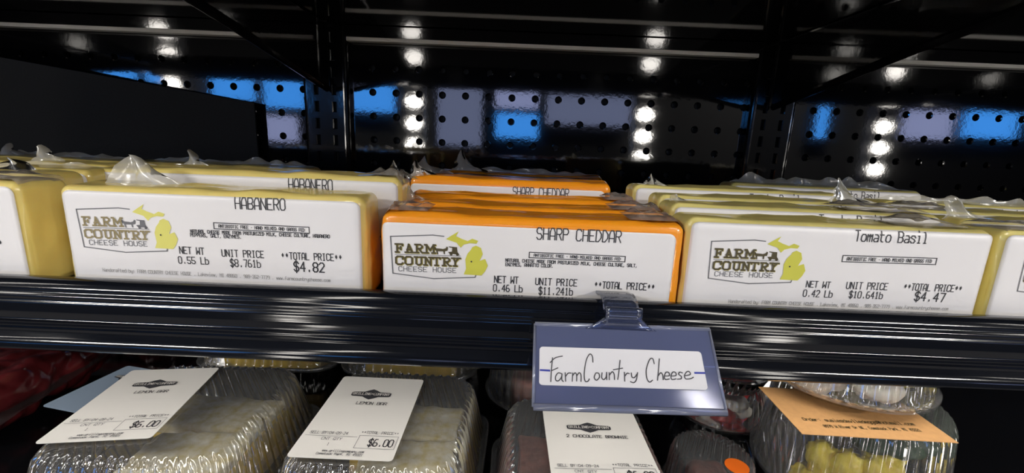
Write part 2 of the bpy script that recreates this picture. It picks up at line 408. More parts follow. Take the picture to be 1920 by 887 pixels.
# upright light bars at the case's front, mirrored as columns of round spots
BARY = -.21; VB = 2*WALLY-BARY
for i, (x, yc, lab) in enumerate([(318, 158, 'upright light bar of round lenses, leftmost'), (775, 190, 'upright light bar left of the camera'),
                                  (1212, 215, 'upright light bar right of the camera'), (1662, 238, 'upright light bar of round lenses, rightmost')]):
    p = P(x, yc, VB)
    t = thing('light_bar', lab, 'lamp', (p.x, BARY, 0), 0, 'light bars on the case front')
    b = MB(); b.box((0, -.03, 1.25), (.06, .04, 2.1)); b.build('housing', M['white_metal'], t)
    zs = [(p.z-.066*k, 'led') for k in (0, 1, 2)]+[(p.z+.066*k, 'led_dim' if k < 3 else 'led') for k in (1.25, 2.1, 3, 3.7, 4.4, 5.1, 5.8, 6.5, 7.2, 7.9)]
    zs += [(p.z-.066*k, 'led') for k in (4.2, 5.1, 8.0, 9.0, 10.0)]  # lower lenses added to light the packs below, more upper ones for cheese tops
    for (z, mk) in zs:
        b = MB(); rr = .027 if mk == 'led' else .020
        fa = lambda q, z=z: (q[0], -.004, z+q[1]*.72)
        rings = [[(r_*math.cos(a*2*PI/20), y_, z+.78*r_*math.sin(a*2*PI/20)) for a in range(20)] for (r_, y_) in ((rr, -.010), (rr*.9, -.005), (rr*.5, -.001))]
        b.loft(rings, True, True); b.build('lens', M[mk], t)

# ------------------------------------------------------------------ uprights
def upright(xc, lab):
    t = thing('shelf_upright', lab, 'post', (xc, WALLY-.014, .6), 0, 'slotted uprights on the back panel')
    w, h = .047, 1.12
    f = MB()
    zt0 = P(612, 168, WALLY-.014).z-.6; sp = .0213
    cols = (-.0115, .0115); sw, sh = .0062, .0135
    zsl = [zt0-sp*k for k in range(-6, 12)]
    xs = [-w/2, cols[0]-sw/2, cols[0]+sw/2, cols[1]-sw/2, cols[1]+sw/2, w/2]
    zz = sorted([0, h]+[z-sh/2 for z in zsl]+[z+sh/2 for z in zsl])
    for i in range(5):
        for j in range(len(zz)-1):
            hole = i in (1, 3) and j % 2 == 1
            a, b_, c, d = xs[i], xs[i+1], zz[j], zz[j+1]
            if not hole: f.quad((a, 0, c), (b_, 0, c), (b_, 0, d), (a, 0, d))
            else:
                e = .0012
                r0 = [(a, 0, c), (b_, 0, c), (b_, 0, d), (a, 0, d)]; r1 = [(a+e, .001, c+e), (b_-e, .001, c+e), (b_-e, .001, d-e), (a+e, .001, d-e)]
                r2 = [(x_, .006, z_) for (x_, y_, z_) in r1]
                f.loft([r0, r1, r2])
    for sx in (-1, 1):
        pr = [(sx*(w/2+.006*math.sin(a*PI/12)), .006*(1-math.cos(a*PI/12))) for a in range(7)]+[(sx*(w/2+.006), .0135)]
        for (p, q) in zip(pr, pr[1:]): f.quad((p[0], p[1], 0), (q[0], q[1], 0), (q[0], q[1], h), (p[0], p[1], h))
    f.build('slotted_channel', M['enamel_plain'], t)
    b = MB(); b.box((0, .008, h/2), (w-.002, .002, h)); b.build('channel_back', M['recess'], t)
    return t
XL = P(612, 230, .606).x; XR = P(1443, 260, .606).x
upright(XL, 'black slotted upright left of the middle bay, behind the pale cheese'); upright(XR, 'black slotted upright right of the middle bay')
# ------------------------------------------------------------------ upper shelves with tapered brackets
UZ = ez(.131)
def upper_shelf(x0, x1, lab, br=(True, True)):
    t = thing('upper_shelf', lab, 'shelf', ((x0+x1)/2, WALLY, UZ), 0, 'black shelves above the cheese')
    w = x1-x0-.004
    b = MB(); b.box((0, -.24, .012), (w, .44, .024)); b.build('shelf_plate', M['enamel'], t)
    b = MB(); b.box((0, -.4735, .006), (w, .025, .06)); b.build('front_lip', M['enamel_plain'], t)
    b = MB(); b.box((0, -.0085, -.0075), (w-.05, .013, .013)); b.build('rear_flange', M['enamel'], t)
    b = MB(); b.box((0, -.0085, -.0165), (w-.056, .011, .0045)); b.build('pale_edge_strip', M['strip'], t)
    for s, on in zip((-1, 1), br):
        if not on: continue
        b = MB(); poly = [(-.022, -.002), (-.46, -.002), (-.46, -.012), (-.22, -.045), (-.022, -.078)]
        xs_ = s*(w/2-.004)
        b.prism(poly, lambda p: (xs_-.003, p[0], p[1]), lambda p: (xs_+.003, p[0], p[1]))
        bo = b.build('bracket', M['enamel'], t)
        b = MB(); b.tube([(xs_, -.46, -.013), (xs_, -.22, -.046), (xs_, -.022, -.079)], .0042, 8); b.build('rolled_edge', M['enamel_plain'], bo)
    return t
upper_shelf(XL, XR, 'upper shelf of the middle bay with tapered brackets, above the orange cheese')
upper_shelf(XL-.6, XL, 'upper shelf of the left bay with pale edge strip', (True, False)); upper_shelf(XR, XR+.6, 'upper shelf of the right bay', (False, True))

# ------------------------------------------------------------------ cheese shelf and lower shelf
PLATE = ez(-.0945)
sh = thing('cheese_shelf', 'glossy black shelf with ribbed front rail carrying the cheese', 'shelf', (0, 0, PLATE))
b = MB(); b.box((.03, .42, -.002), (.92, .40, .004)); b.build('shelf_plate', M['enamel_plain'], sh)
ltop = P(960, 552, .229).z-PLATE; lbot = P(960, 689, .222).z-PLATE
prof = [(.2295, ltop-.010), (.2295, ltop-.0015), (.228, ltop), (.2245, ltop), (.2222, ltop-.0015)]
nr = 60
for k in range(nr+1):
    tt = k/nr; z = ltop-.004+(lbot+.010-(ltop-.004))*tt
    y = .2205-.0028*math.sin(PI*tt)
    if .05 < tt < .96: y += -.00036*math.cos(tt*6*2*PI)*(1 if (tt < .30 or tt > .66) else .10)
    prof.append((y, z))
prof += [(.2185, lbot+.008), (.2165, lbot+.006), (.2165, lbot+.002), (.219, lbot), (.226, lbot), (.228, lbot+.004), (.2245, ltop-.012)]
b = MB(); b.prism(prof, lambda p: (-.42, p[0], p[1]), lambda p: (.49, p[0], p[1])); b.build('front_rail', M['rail'], sh, smooth=True, angle=50)
b = MB(); b.box((.03, .2385, -.0075), (.88, .012, .006)); st_ = b.build('added_fill_housing', M['white_metal'], sh)  # added fill light, not a fitting of the shelf; brightens the packs below
b = MB(); b.box((.03, .2385, -.0115), (.86, .009, .002)); b.build('added_fill_emitter', M['fill_glow'], st_)
LOWZ = ez(-.272)
ls = thing('lower_shelf', 'black lower shelf carrying the clear dessert packs', 'shelf', (0, 0, LOWZ))
b = MB(); b.box((.03, .385, -.003), (2.2, .46, .006)); b.build('shelf_plate', M['enamel_plain'], ls)
b = MB(); b.box((.03, .152, -.014), (2.2, .006, .028)); b.build('front_lip', M['rail'], ls)

# charcoal board standing behind the pale cheese
B0 = P(0, 108, .535); B1 = P(476, 193, .606); B2 = P(482, 318, .606); zb_ = PLATE+.0005
p0 = Vector((B0.x-.20, .505, 0)); dirx = Vector((B1.x-p0.x, B1.y-p0.y, 0)); L = dirx.length
bd = thing('charcoal_board', 'matt charcoal board standing behind the pale cheese at the left', 'board', (p0.x, p0.y, zb_), math.atan2(dirx.y, dirx.x))
slope = (B0.z-B1.z)/((B1.x-B0.x))
b = MB(); poly = [(0, 0), (L, 0), (L, B1.z-zb_), (0, B1.z-zb_+slope*(B1.x-p0.x))]
b.prism(poly, lambda p: (p[0], 0, p[1]), lambda p: (p[0], .004, p[1])); b.build('panel', M['board'], bd)

# ------------------------------------------------------------------ cheese blocks
YF = .235
D_ = .031
MICH_UP = [(572, 430), (600, 412), (641, 388), (626, 414), (655, 428), (690, 441), (715, 428), (747, 440), (738, 455), (702, 452), (668, 460), (652, 477), (630, 450), (600, 440)]
MICH_LP = [(735, 466), (762, 478), (772, 512), (755, 548), (785, 538), (799, 575), (785, 605), (765, 628), (668, 622), (681, 592), (677, 540), (690, 508), (708, 488), (715, 474)]
HORSE = [[(505, 470), (515, 473), (520, 480), (545, 482), (556, 484), (570, 480), (576, 470), (583, 476), (580, 494), (566, 496), (566, 512), (560, 512), (557, 497), (527, 496), (530, 513), (524, 513), (518, 494), (508, 484)],
         [(588, 470), (632, 474), (634, 500), (646, 516), (632, 514), (590, 509), (583, 500), (604, 498), (606, 478), (588, 474)]]
def cx5(p): return (640+p[0]/2.909, 300+p[1]/2.909)
class Flavour: pass
def make_flavour(key, Wd, H, xc, ztop, cheese, title, tpos, tsize, lab, logo_at, logo_inks, ingr, box_, prices, foot, rad=.0052):
    """one proto block: empty at the base centre of the FRONT face; local x right, y back, z up"""
    base = Vector((xc, YF, ztop-H))
    fl = Flavour(); fl.W, fl.H, fl.base = Wd, H, base
    def uv(px, py):
        q = P(px, py, YF); return (q.x-base.x, q.z-base.z)
    k = .2425/FPX
    w0 = Wd/2-rad; v0 = H-rad
    def mp(e):
        def f(u, v):
            au = abs(u); y = 0; x = u; z = v
            if au > w0:
                a = min((au-w0)/rad, 1.5); x = math.copysign(w0+(rad+e)*math.sin(a), u); y += (rad)*(1-math.cos(a))
            if v > v0:
                a = min((v-v0)/rad, 1.5); z = v0+(rad+e)*math.sin(a); y += rad*(1-math.cos(a))
            if v < rad:
                a = min((rad-v)/rad, 1.5); z = rad-(rad+e)*math.sin(a); y += rad*(1-math.cos(a))
            return (x, y-e, z)
        return f
    t = thing('cheese_block', 'x', 'cheese', base)
    seed = len(key)+ord(key[0])
    def fn(v, d):
        am = .0012*(1 if d.y > -.5 and d.z > -.3 else 0)
        v = v+d*(am*nz(v, 45, seed)+am*.6*nz(v, 110, seed)); v.y += D_/2; return v
    roundbox(Wd, D_, H, rad, 5, 14, fn).build('cheese', cheese, t, smooth=True, weld=True)
    # label sheet
    (lx0, lz0), (lx1, lz1) = lab
    b = MB(); f = mp(.0004); rc = .004
    def lf(i, j):
        u = lx0+(lx1-lx0)*i; v = lz0+(lz1-lz0)*j
        # rounded corners
        for (cu, cv, su, sv) in ((lx0+rc, lz1-rc, -1, 1), (lx1-rc, lz1-rc, 1, 1)):
            du, dv = (u-cu)*su, (v-cv)*sv
            if du > 0 and dv > 0:
                r_ = math.hypot(du, dv); mx = max(du, dv)
                if r_ > 0: u = cu+su*du*mx/r_; v = cv+sv*dv*mx/r_
        return f(u, v)
    b.grid(90, 40, lf); lb = b.build('label', M['paper'], t, smooth=True, solid=.0002)
    f1 = mp(.0007); f2 = mp(.0009)
    # logo
    a0 = uv(*cx5((270, 415))); o = uv(*logo_at)
    off = None
    def lg(p):
        q = P(*cx5(p), YF); r0 = P(*cx5((270, 415)), YF)
        return (o[0]+q.x-r0.x, o[1]+q.z-r0.z)
    b = MB()
    for pl in ([(560, 415), (500, 408), (270, 415), (283, 615), (505, 645), (730, 638), (733, 628)],):
        stroke(b, [lg(p) for p in pl], .00055, f1)
    stroke(b, [lg(p) for p in [(295, 512), (650, 522)]], .0003, f1)
    b.build('logo_frame', M['ink_grey'], lb)
    if logo_inks[1]:
        b = MB(); g = (.00035, -.0003)
        sh_ = lambda p: (lg(p)[0]+g[0], lg(p)[1]+g[1])
        write(b, 'FARM', sh_((297, 499)), sh_((495, 505)), 45*k/2.909, .0009, f1, .72, SLAB)
        write(b, 'COUNTRY', sh_((300, 565)), sh_((640, 576)), 44*k/2.909, .0009, f1, .74, SLAB)
        b.build('logo_underprint', logo_inks[1], lb)
    b = MB()
    write(b, 'FARM', lg((297, 499)), lg((495, 505)), 45*k/2.909, .0009, f2, .72, SLAB)
    write(b, 'COUNTRY', lg((300, 565)), lg((640, 576)), 44*k/2.909, .0009, f2, .74, SLAB)
    b.build('logo_lettering', logo_inks[0], lb)
    b = MB(); write(b, 'CHEESE HOUSE', lg((315, 603)), lg((627, 613)), 26*k/2.909, .00034, f1, .70); b.build('logo_subtitle', M['ink_grey'], lb)
    b = MB()
    for pl in HORSE: b.add([f1(*lg(p)) for p in pl], [tuple(range(len(pl)))])
    for c in ((600, 512), (634, 514)):
        b.disc(lg(c), 8*k/2.909, 12, lambda q: f1(*q))
    b.build('carriage_emblem', M['ink_brown' if logo_inks[1] else 'ink_grey'], lb)
    b = MB()
    for pl in (MICH_UP, MICH_LP): b.add([f1(*lg(p)) for p in pl], [tuple(range(len(pl)))])
    b.build('map_emblem', logo_inks[2], lb)
    b = MB(); b.disc(lg((710, 552)), .00045, 10, lambda q: f2(*q)); b.build('map_dot', M['ink'], lb)
    # thermal printing
    b = MB(); write(b, title, uv(*tpos[0]), uv(*tpos[1]), tsize*k, .00055, f1); b.build('title_lettering', M['ink'], lb)
    b = MB()
    (bx0, by0), (bx1, by1), bh = box_
    c = [uv(bx0, by0), uv(bx1, by1)]; hh = bh*k
    for (p, q) in ((c[0], c[1]), (c[1], (c[1][0], c[1][1]+hh)), ((c[1][0], c[1][1]+hh), (c[0][0], c[0][1]+hh)), ((c[0][0], c[0][1]+hh), c[0])): stroke(b, [p, q], .00045, f1)
    write(b, 'ANTIBIOTIC FREE - HAND MILKED AND GRASS FED', (c[0][0]+.0025, c[0][1]+hh*.24), (c[1][0]-.0025, c[1][1]+hh*.24), hh*.5, .00028, f1)
    for (tx, a_, z_, h_) in ingr: write(b, tx, uv(*a_), uv(*z_), h_*k, .00032, f1)
    b.build('small_print', M['ink'], lb)
    b = MB()
    for (tx, a_, z_, h_, th) in prices: write(b, tx, uv(*a_), uv(*z_), h_*k, th, f1, .72)
    b.build('price_lettering', M['ink'], lb)
    if foot:
        b = MB(); write(b, 'Handcrafted by: FARM COUNTRY CHEESE HOUSE . Lakeview, MI 48850 . 989-352-7779 . www.farmcountrycheese.com', uv(*foot[0]), uv(*foot[1]), 6.5*k, .00026, f1); b.build('footer_lettering', M['ink_faint'], lb)
    fl.proto = t; fl.used = False
    return fl
def film_bits(t, Wd, H, spec, seed):
    """crumpled clear film left from the wrapping; spec: list of (kind, u, size)"""
    for (kind, u, s) in spec:
        b = MB(); sd = seed*13+u*100
        if kind == 'ear':          # gathered tail of film standing on the top edge
            def fn(i, j):
                w = s*(1.5-1.0*j**.7); h = s*.62*j*(1-.55*abs(i-.42)*2*j)*(.85+.5*nz((i*2.2, 0, 0), 1, sd))
                x = u+(i-.5)*w-.3*s*j; y = D_*.5+.0035*math.sin(i*11+sd)*(.3+j*.5)+.003*nz((i*3, j*2, 0), 1, sd)+.006*j
                return (x+.002*nz((i*2, j*2, 1), 1, sd), y, H-.0015+h)
            b.grid(16, 8, fn); nm = 'film_tail'
        elif kind == 'seam':       # low ragged seam along the back top edge
            def fn(i, j):
                x = -Wd/2*.97+Wd*.97*i; e = min(1, 8*i, 8*(1-i))
                h = s*j*(.35+.9*abs(nz((i*9, 0, 0), 1, sd)))*e
                return (x, D_*.75+.003*nz((i*14, j, 0), 1, sd)+.004*j*nz((i*9, 3, 0), 1, sd), H-.001+h)
            b.grid(60, 4, fn); nm = 'film_seam'
        else:                      # wrinkled sheet lying over a corner of the top
            def fn(i, j):
                x = u+(i-.5)*s*2; y = .003+(D_-.005)*j
                e = min(1, 5*i, 5*(1-i), 5*j, 5*(1-j))
                z = H+.0010+e*(.0022*(1+1.3*nz((i*3.5, j*2.2, 0), 1.3, sd))+.0005*nz((i*9, j*6, 0), 1, sd))
                if abs(x) > Wd/2-.004: z -= (abs(x)-Wd/2+.004)*1.3
                return (x, y, z)
            b.grid(30, 18, fn); nm = 'wrinkled_film'
        b.build(nm, M['film_thin' if nm == 'wrinkled_film' else 'film'], t, smooth=True)
def block(fl, loc, rz, lab, group, film, lean=0, sz=1):
    if not fl.used:
        t = fl.proto; fl.used = True; t.location = loc; t['label'] = lab; t['group'] = group
    else:
        t = dup(fl.proto, loc, 0, lab, group)
        for c in list(t.children):
            if c.name.startswith(('film', 'wrinkled')):
                bpy.data.objects.remove(c)
    t.rotation_euler = (lean, 0, rz); t.scale = (1, 1, sz)
    film_bits(t, fl.W, fl.H, film, random.random()*50)
    return t
k_ = .2425/FPX
xa, xb = P(116, 430, YF).x, P(684, 455, YF).x
HB = make_flavour('hab', xb-xa, .0602, (xa+xb)/2, PLATE+.0607, M['cheese_hab'], 'HABANERO', ((443, 391), (536, 394)), 20,
    ((-(xb-xa)/2+.0035, .001), ((xb-xa)/2-.002, .0574)), (145, 392), (M['ink_tan'], None, M['green_pale']),
    [('NATURAL CHEESE MADE FROM PASTURIZED MILK, CHEESE CULTURE, HABANERO', (359, 436), (619, 446), 6), ('PEPPERS, SALT, ENZYMES.', (359, 443), (454, 447), 6)],
    ((403, 428.5), (581, 437), 11.5),
    [('NET WT', (339, 474.5), (384, 477), 13, .00048), ('0.55 Lb', (337, 493), (393, 495), 13, .00048), ('UNIT PRICE', (418, 480), (496, 483), 13, .00048), ('$8.761b', (434, 499), (490, 501), 14, .00048),
     ('**TOTAL PRICE**', (529, 485), (642, 489), 13, .00048), ('$4.82', (553, 507.5), (609, 510), 18, .0007)], ((195, 508), (620, 528)))
xa, xb = P(713, 470, YF).x, P(1279, 500, YF).x
CH = make_flavour('ched', xb-xa, .0528, (xa+xb)/2, PLATE+.0533, M['cheese_ched'], 'SHARP CHEDDAR', ((1006, 448), (1163, 454.5)), 21.5,
    ((-(xb-xa)/2+.0008, .001), ((xb-xa)/2-.0052, .0475)), (732.8, 442.7), (M['ink_brown'], M['ink_gold'], M['green']),
    [('NATURAL CHEESE MADE FROM PASTURIZED MILK, CHEESE CULTURE, SALT,', (948, 490), (1194, 500.5), 6), ('ENZYMES, ANNATTO COLOR.', (948, 498), (1037, 501), 6)],
    ((992, 482.5), (1171, 490.5), 10.5),
    [('NET WT', (927, 529), (971, 531), 13, .0005), ('0.46 Lb', (925, 545), (979, 547), 13, .0005), ('UNIT PRICE', (1004, 533), (1081, 536), 13, .0005), ('$11.241b', (1010, 551), (1073, 553), 14, .0005),
     ('**TOTAL PRICE**', (1114, 539), (1226, 544), 13, .0005)], None)
xa, xb = P(1284, 490, YF).x, P(1850, 520, YF).x
TB = make_flavour('tom', xb-xa, .0560, (xa+xb)/2, PLATE+.0565, M['cheese_tom'], 'Tomato Basil', ((1601, 451.5), (1736, 456)), 19,
    ((-(xb-xa)/2+.0015, .001), ((xb-xa)/2-.0016, .0545)), (1333.5, 452), (M['ink_brown'], M['ink_gold'], M['green']),
    [], ((1577, 490), (1752, 495.5), 12),
    [('NET WT', (1510, 537.5), (1554, 539.5), 12, .00045), ('0.42 Lb', (1504, 555), (1558, 557), 13, .00045), ('UNIT PRICE', (1585, 540.5), (1661, 543), 13, .00045), ('$10.641b', (1590, 557.5), (1652, 559.5), 13, .00045),
     ('**TOTAL PRICE**', (1692, 543), (1800, 547), 13, .00045), ('$4.47', (1712, 562.5), (1767, 565.5), 17, .0006)], ((1365, 567), (1775, 581)))
Z0 = PLATE+.0005
def XA(px, Y): return P(px, 400, Y).x
g = 'pale habanero cheese blocks'
hw = HB.W/2
block(HB, HB.base, 0, 'pale cheese block at the shelf edge, full white label reading HABANERO $4.82', g, [('ear', -.045, .034)])
block(HB, (XA(752, .272)-hw, .272, Z0+.0005), .006, 'pale cheese block directly behind the front habanero one, only its title strip showing', g, [('wr', .07, .012), ('ear', .078, .016)], sz=1.115)
block(HB, (XA(598, .325)-hw, .325, Z0+.0004), .01, 'third pale cheese block of the habanero row, counted from the front', g, [('seam', 0, .006)])
block(HB, (XA(585, .362)-hw, .362, Z0+.0004), -.01, 'fourth pale cheese block of the habanero row, counted from the front', g, [('ear', -.02, .02)])
block(HB, (XA(584, .398)-hw, .398, Z0), .005, 'rearmost pale cheese block of the habanero row, beside the slotted upright', g, [('seam', 0, .008)])
g2 = 'pale cheese blocks at the left end'
block(HB, (XA(38, .235)-hw+.0, .235, Z0+.0004), 0, 'pale cheese block cut by the left picture edge, yellow side face showing', g2, [('wr', .06, .02)])
block(HB, (XA(85, .274)-hw, .274, Z0+.0004), .02, 'second pale cheese block in the leftmost row', g2, [('ear', .05, .022)])
block(HB, (XA(180, .312)-hw, .312, Z0), -.015, 'third pale cheese block in the leftmost row', g2, [('seam', 0, .006)])
block(HB, (XA(214, .352)-hw, .352, Z0), .01, 'fourth pale cheese block in the leftmost row', g2, [('ear', .02, .024)])
block(HB, (XA(238, .392)-hw, .392, Z0), 0, 'rearmost pale cheese block in the leftmost row, in front of the charcoal board', g2, [('seam', 0, .009), ('ear', -.03, .02)])
g3 = 'orange cheddar cheese blocks'
xc = CH.base.x
block(CH, CH.base, 0, 'orange cheese block at the shelf edge, full white label reading SHARP CHEDDAR', g3, [('wr', .068, .016), ('wr', -.07, .013)])
block(CH, (xc+.002, .271, Z0), -.012, 'orange cheese block directly behind the front cheddar one, thin sliver of label showing', g3, [('wr', .066, .018), ('ear', -.078, .016)])
block(CH, (xc-.004, .312, Z0+.0004), .012, 'third orange cheese block from the front', g3, [('wr', .07, .012)])
block(CH, (P(957, 350, .362).x, .362, Z0+.0005), .0, 'fourth orange cheese block, raised so its SHARP CHEDDAR title strip shows', g3, [('ear', -.074, .022)], sz=1.15)
block(CH, (P(960, 340, .400).x, .400, Z0+.0005), .012, 'fifth orange cheese block, most of its title hidden', g3, [('ear', -.072, .03)], sz=1.12)
block(CH, (P(975, 335, .438).x, .438, Z0+.0005), -.005, 'rearmost orange cheese block, ragged film seam on top', g3, [('seam', 0, .006), ('ear', -.05, .03)], sz=1.13)
g4 = 'tomato basil cheese blocks'
tw = TB.W/2
block(TB, TB.base, 0, 'cream cheese block at the shelf edge, full white label reading Tomato Basil $4.47', g4, [('wr', .05, .02)])
block(TB, (XA(1262, .270)+tw, .270, Z0+.0005), -.01, 'cream cheese block directly behind the front tomato basil one', g4, [('wr', .05, .025), ('ear', -.07, .014)], sz=1.04)
block(TB, (XA(1236, .303)+tw, .303, Z0+.0005), -.006, 'third cream cheese block of the tomato basil row, counted from the front', g4, [('ear', .06, .026)], sz=1.06)
block(TB, (XA(1186, .345)+tw, .345, Z0+.0005), -.006, 'fourth cream cheese block of the tomato basil row, title half hidden', g4, [('ear', -.06, .016)], sz=1.10)
block(TB, (XA(1368, .392)+tw, .392, Z0+.0005), -.03, 'rearmost cream cheese block of the tomato basil row, ragged film on top', g4, [('seam', 0, .011)], sz=1.12)
g5 = 'cream cheese blocks at the right end'
block(TB, (XA(1899, .235)+tw, .235, Z0), 0, 'cream cheese block cut by the right picture edge, yellow side face showing', g5, [('wr', -.06, .02)])
block(TB, (XA(1812, .272)+tw, .272, Z0), .01, 'second cream cheese block in the rightmost row', g5, [('ear', -.066, .024)])
block(TB, (XA(1704, .312)+tw, .312, Z0), -.01, 'third cream cheese block in the rightmost row', g5, [('wr', -.06, .02)])
block(TB, (XA(1660, .352)+tw, .352, Z0+.001), -.01, 'rearmost cream cheese block in the rightmost row', g5, [('seam', 0, .009)])

# ------------------------------------------------------------------ sign holder
TLs, TRs, BLs, BRs = P(1003, 608, .2095), P(1329, 618, .2095), P(1000, 764, .181), P(1361, 774, .181)
o0 = (TLs+TRs)/2
sg = thing('shelf_sign_holder', 'clear blue-tinted plastic sign holder clipped on the shelf rail, handwritten white card', 'sign', o0)
Vx = (TRs-TLs).normalized(); Vd = ((BLs+BRs)/2-(TLs+TRs)/2); Hs = Vd.length; Vd.normalize(); Vn = Vx.cross(Vd).normalized()
if Vn.y > 0: Vn = -Vn
Ws = (TRs-TLs).length
def S(u, v, e=0): return Vx*u+Vd*v+Vn*e       # local: u from centre, v down, e out
b = MB()
b.grid(20, 10, lambda i, j: S((i-.5)*Ws, j*Hs, 0)); plate = b.build('sign_pocket', M['holder'], sg, solid=.0012)
b = MB(); b.tube([S(-Ws/2, Hs, .0005), S(Ws/2, Hs, .0005)], .0017, 10); b.tube([S(-Ws/2, 0, .0003), S(Ws/2, 0, .0003)], .0012, 10)
b.tube([S(-Ws/2, 0, .0003), S(-Ws/2, Hs, .0005)], .0008, 8); b.tube([S(Ws/2, 0, .0003), S(Ws/2, Hs, .0005)], .0008, 8)
b.build('rolled_rim', M['holder_edge'], plate, smooth=True)
def onsign(px, py, e=0.001):
    d = ray(px, py); o = Vector((0, 0, EYE))-o0
    pl = Vn*e; t = (pl-o).dot(Vn)/d.dot(Vn); q = o+d*t
    return (q.dot(Vx), q.dot(Vd))
c1 = [onsign(*p, .0012) for p in ((1013, 649), (1318, 660), (1328, 733), (1013, 720))]
b = MB(); cu = [sum(c[0] for c in c1)/4, sum(c[1] for c in c1)/4]
x0, x1 = (c1[0][0]+c1[3][0])/2, (c1[1][0]+c1[2][0])/2; y0, y1 = (c1[0][1]+c1[1][1])/2, (c1[2][1]+c1[3][1])/2; rc = .0016
poly = []
for (cx_, cy_, a0) in ((x1-rc, y1-rc, 0), (x0+rc, y1-rc, 90), (x0+rc, y0+rc, 180), (x1-rc, y0+rc, 270)):
    for k in range(7):
        a = math.radians(a0+15*k); poly.append((cx_+rc*math.cos(a), cy_+rc*math.sin(a)))
b.prism(poly, lambda p: S(p[0], p[1], .0008), lambda p: S(p[0], p[1], .0012)); card = b.build('name_card', M['card_white'], sg)
HW = ['245,470 240,540 238,610', '232,497 262,470 303,461', '240,546 278,530', '303,566 281,560 266,580 268,603 284,606 300,586 303,566 303,600 312,611',
 '322,560 326,610', '326,580 340,563 357,563', '365,611 366,563', '366,580 380,562 390,575 391,610', '391,580 405,562 416,575 417,613',
 '485,500 481,466 466,452 448,480 438,530 435,580 442,612 458,613 466,600', '502,568 495,592 509,608 526,590 521,568 505,565', '541,565 540,594 552,605 566,590 568,563 570,606',
 '585,606 583,565', '585,580 601,560 613,575 616,606', '646,493 641,560 635,606', '608,548 662,540', '674,565 677,617', '677,587 690,571 702,573',
 '715,570 720,594 735,596 751,574', '752,568 746,610 731,627 711,621', '850,517 841,488 825,489 811,520 803,560 809,605 825,626 842,615', '880,489 876,560 872,616', '874,592 890,572 902,585 906,613',
 '914,592 941,590 938,572 922,570 913,590 918,612 942,610', '953,593 981,590 978,572 962,570 952,592 958,613 982,610', '1019,575 1003,571 998,584 1013,596 1012,610 991,612', '1034,593 1066,586 1060,569 1045,570 1033,590 1040,611 1068,611 1085,603']
def smoothline(pts, n=4):
    if len(pts) < 3: return pts
    out = []
    for i in range(len(pts)-1):
        p0_, p1_, p2_, p3_ = pts[max(i-1, 0)], pts[i], pts[i+1], pts[min(i+2, len(pts)-1)]
        for k in range(n):
            t = k/n
            out.append(tuple(.5*((2*p1_[c])+(-p0_[c]+p2_[c])*t+(2*p0_[c]-5*p1_[c]+4*p2_[c]-p3_[c])*t*t+(-p0_[c]+3*p1_[c]-3*p2_[c]+p3_[c])*t**3) for c in (0, 1)))
    return out+[pts[-1]]
b = MB()
for st in HW:
    pts = [tuple(float(c) for c in q.split(',')) for q in st.split()]
    stroke(b, [onsign(960+p[0]/3.168, 520+p[1]/3.168, .0013) for p in smoothline(pts)], .00048, lambda u, v: S(u, v, .00135))
b.build('handwriting', M['pencil'], card)
b = MB()
for st in ((176, 541, 228, 545), (1095, 577, 1151, 579)):
    stroke(b, [onsign(960+st[0]/3.168, 520+st[1]/3.168, .0013), onsign(960+st[2]/3.168, 520+st[3]/3.168, .0013)], .0009, lambda u, v: S(u, v, .0014))
b.build('blue_dash', M['blue_ink'], card)
# clip: a curved tongue from the pocket up over the rail
ca, cb = P(1131, 600, .21), P(1197, 603, .21); cw = (cb-ca).length; cxm = (ca.x+cb.x)/2-o0.x
lt = PLATE+ltop-o0.z
path = [(-.0012, -.0006), (-.0025, .004), (-.0042, .0072), (-.0035, .011), (.001, lt+.0002), (.006, lt+.0034), (.0135, lt+.0042), (.0195, lt+.0024), (.0262, lt+.001), (.0272, lt-.004)]
pp = smoothline(path, 5)
b = MB(); n_ = len(pp)
def cf(i, j):
    q = pp[min(n_-1, int(round(j*(n_-1))))]; fl_ = 1+1.0*max(0, 1-j*5)**2
    return (cxm+(i-.5)*cw*fl_*(1-.0*j), q[0], q[1])
b.grid(6, n_-1, cf); b.build('clip', M['clip'], sg, smooth=True, solid=.0016)

# ------------------------------------------------------------------ clear packs on the lower shelf
def rr(hx, hy, r, z, n=240, amp=0, pit=.0088, sq=2):
    """rounded rectangle ring with ribs of the given pitch"""
    pts = []; segs = [2*(hx-r), PI*r/2, 2*(hy-r), PI*r/2]*2; tot = sum(segs); cnt = pit if pit >= 4 else max(4, round(tot/pit))
    for k in range(n):
        s = tot*k/n; d = s; i = 0
        while d > segs[i]+1e-12: d -= segs[i]; i += 1
        q = i//2
        cs = [(1, -1), (1, 1), (-1, 1), (-1, -1)][q]
        if i % 2 == 0:
            a0 = [(-(hx-r), -hy), (hx, -(hy-r)), (hx-r, hy), (-hx, hy-r)][q]; dd = [(1, 0), (0, 1), (-1, 0), (0, -1)][q]
            p = (a0[0]+dd[0]*d, a0[1]+dd[1]*d); nn = (dd[1], -dd[0])
        else:
            a = -PI/2+q*PI/2+d/r; c = (cs[0]*(hx-r), cs[1]*(hy-r)); nn = (math.cos(a), math.sin(a)); p = (c[0]+r*nn[0], c[1]+r*nn[1])
        w = amp*math.tanh(sq*math.sin(2*PI*cnt*s/tot))
        pts.append((p[0]+nn[0]*w, p[1]+nn[1]*w, z))
    return pts
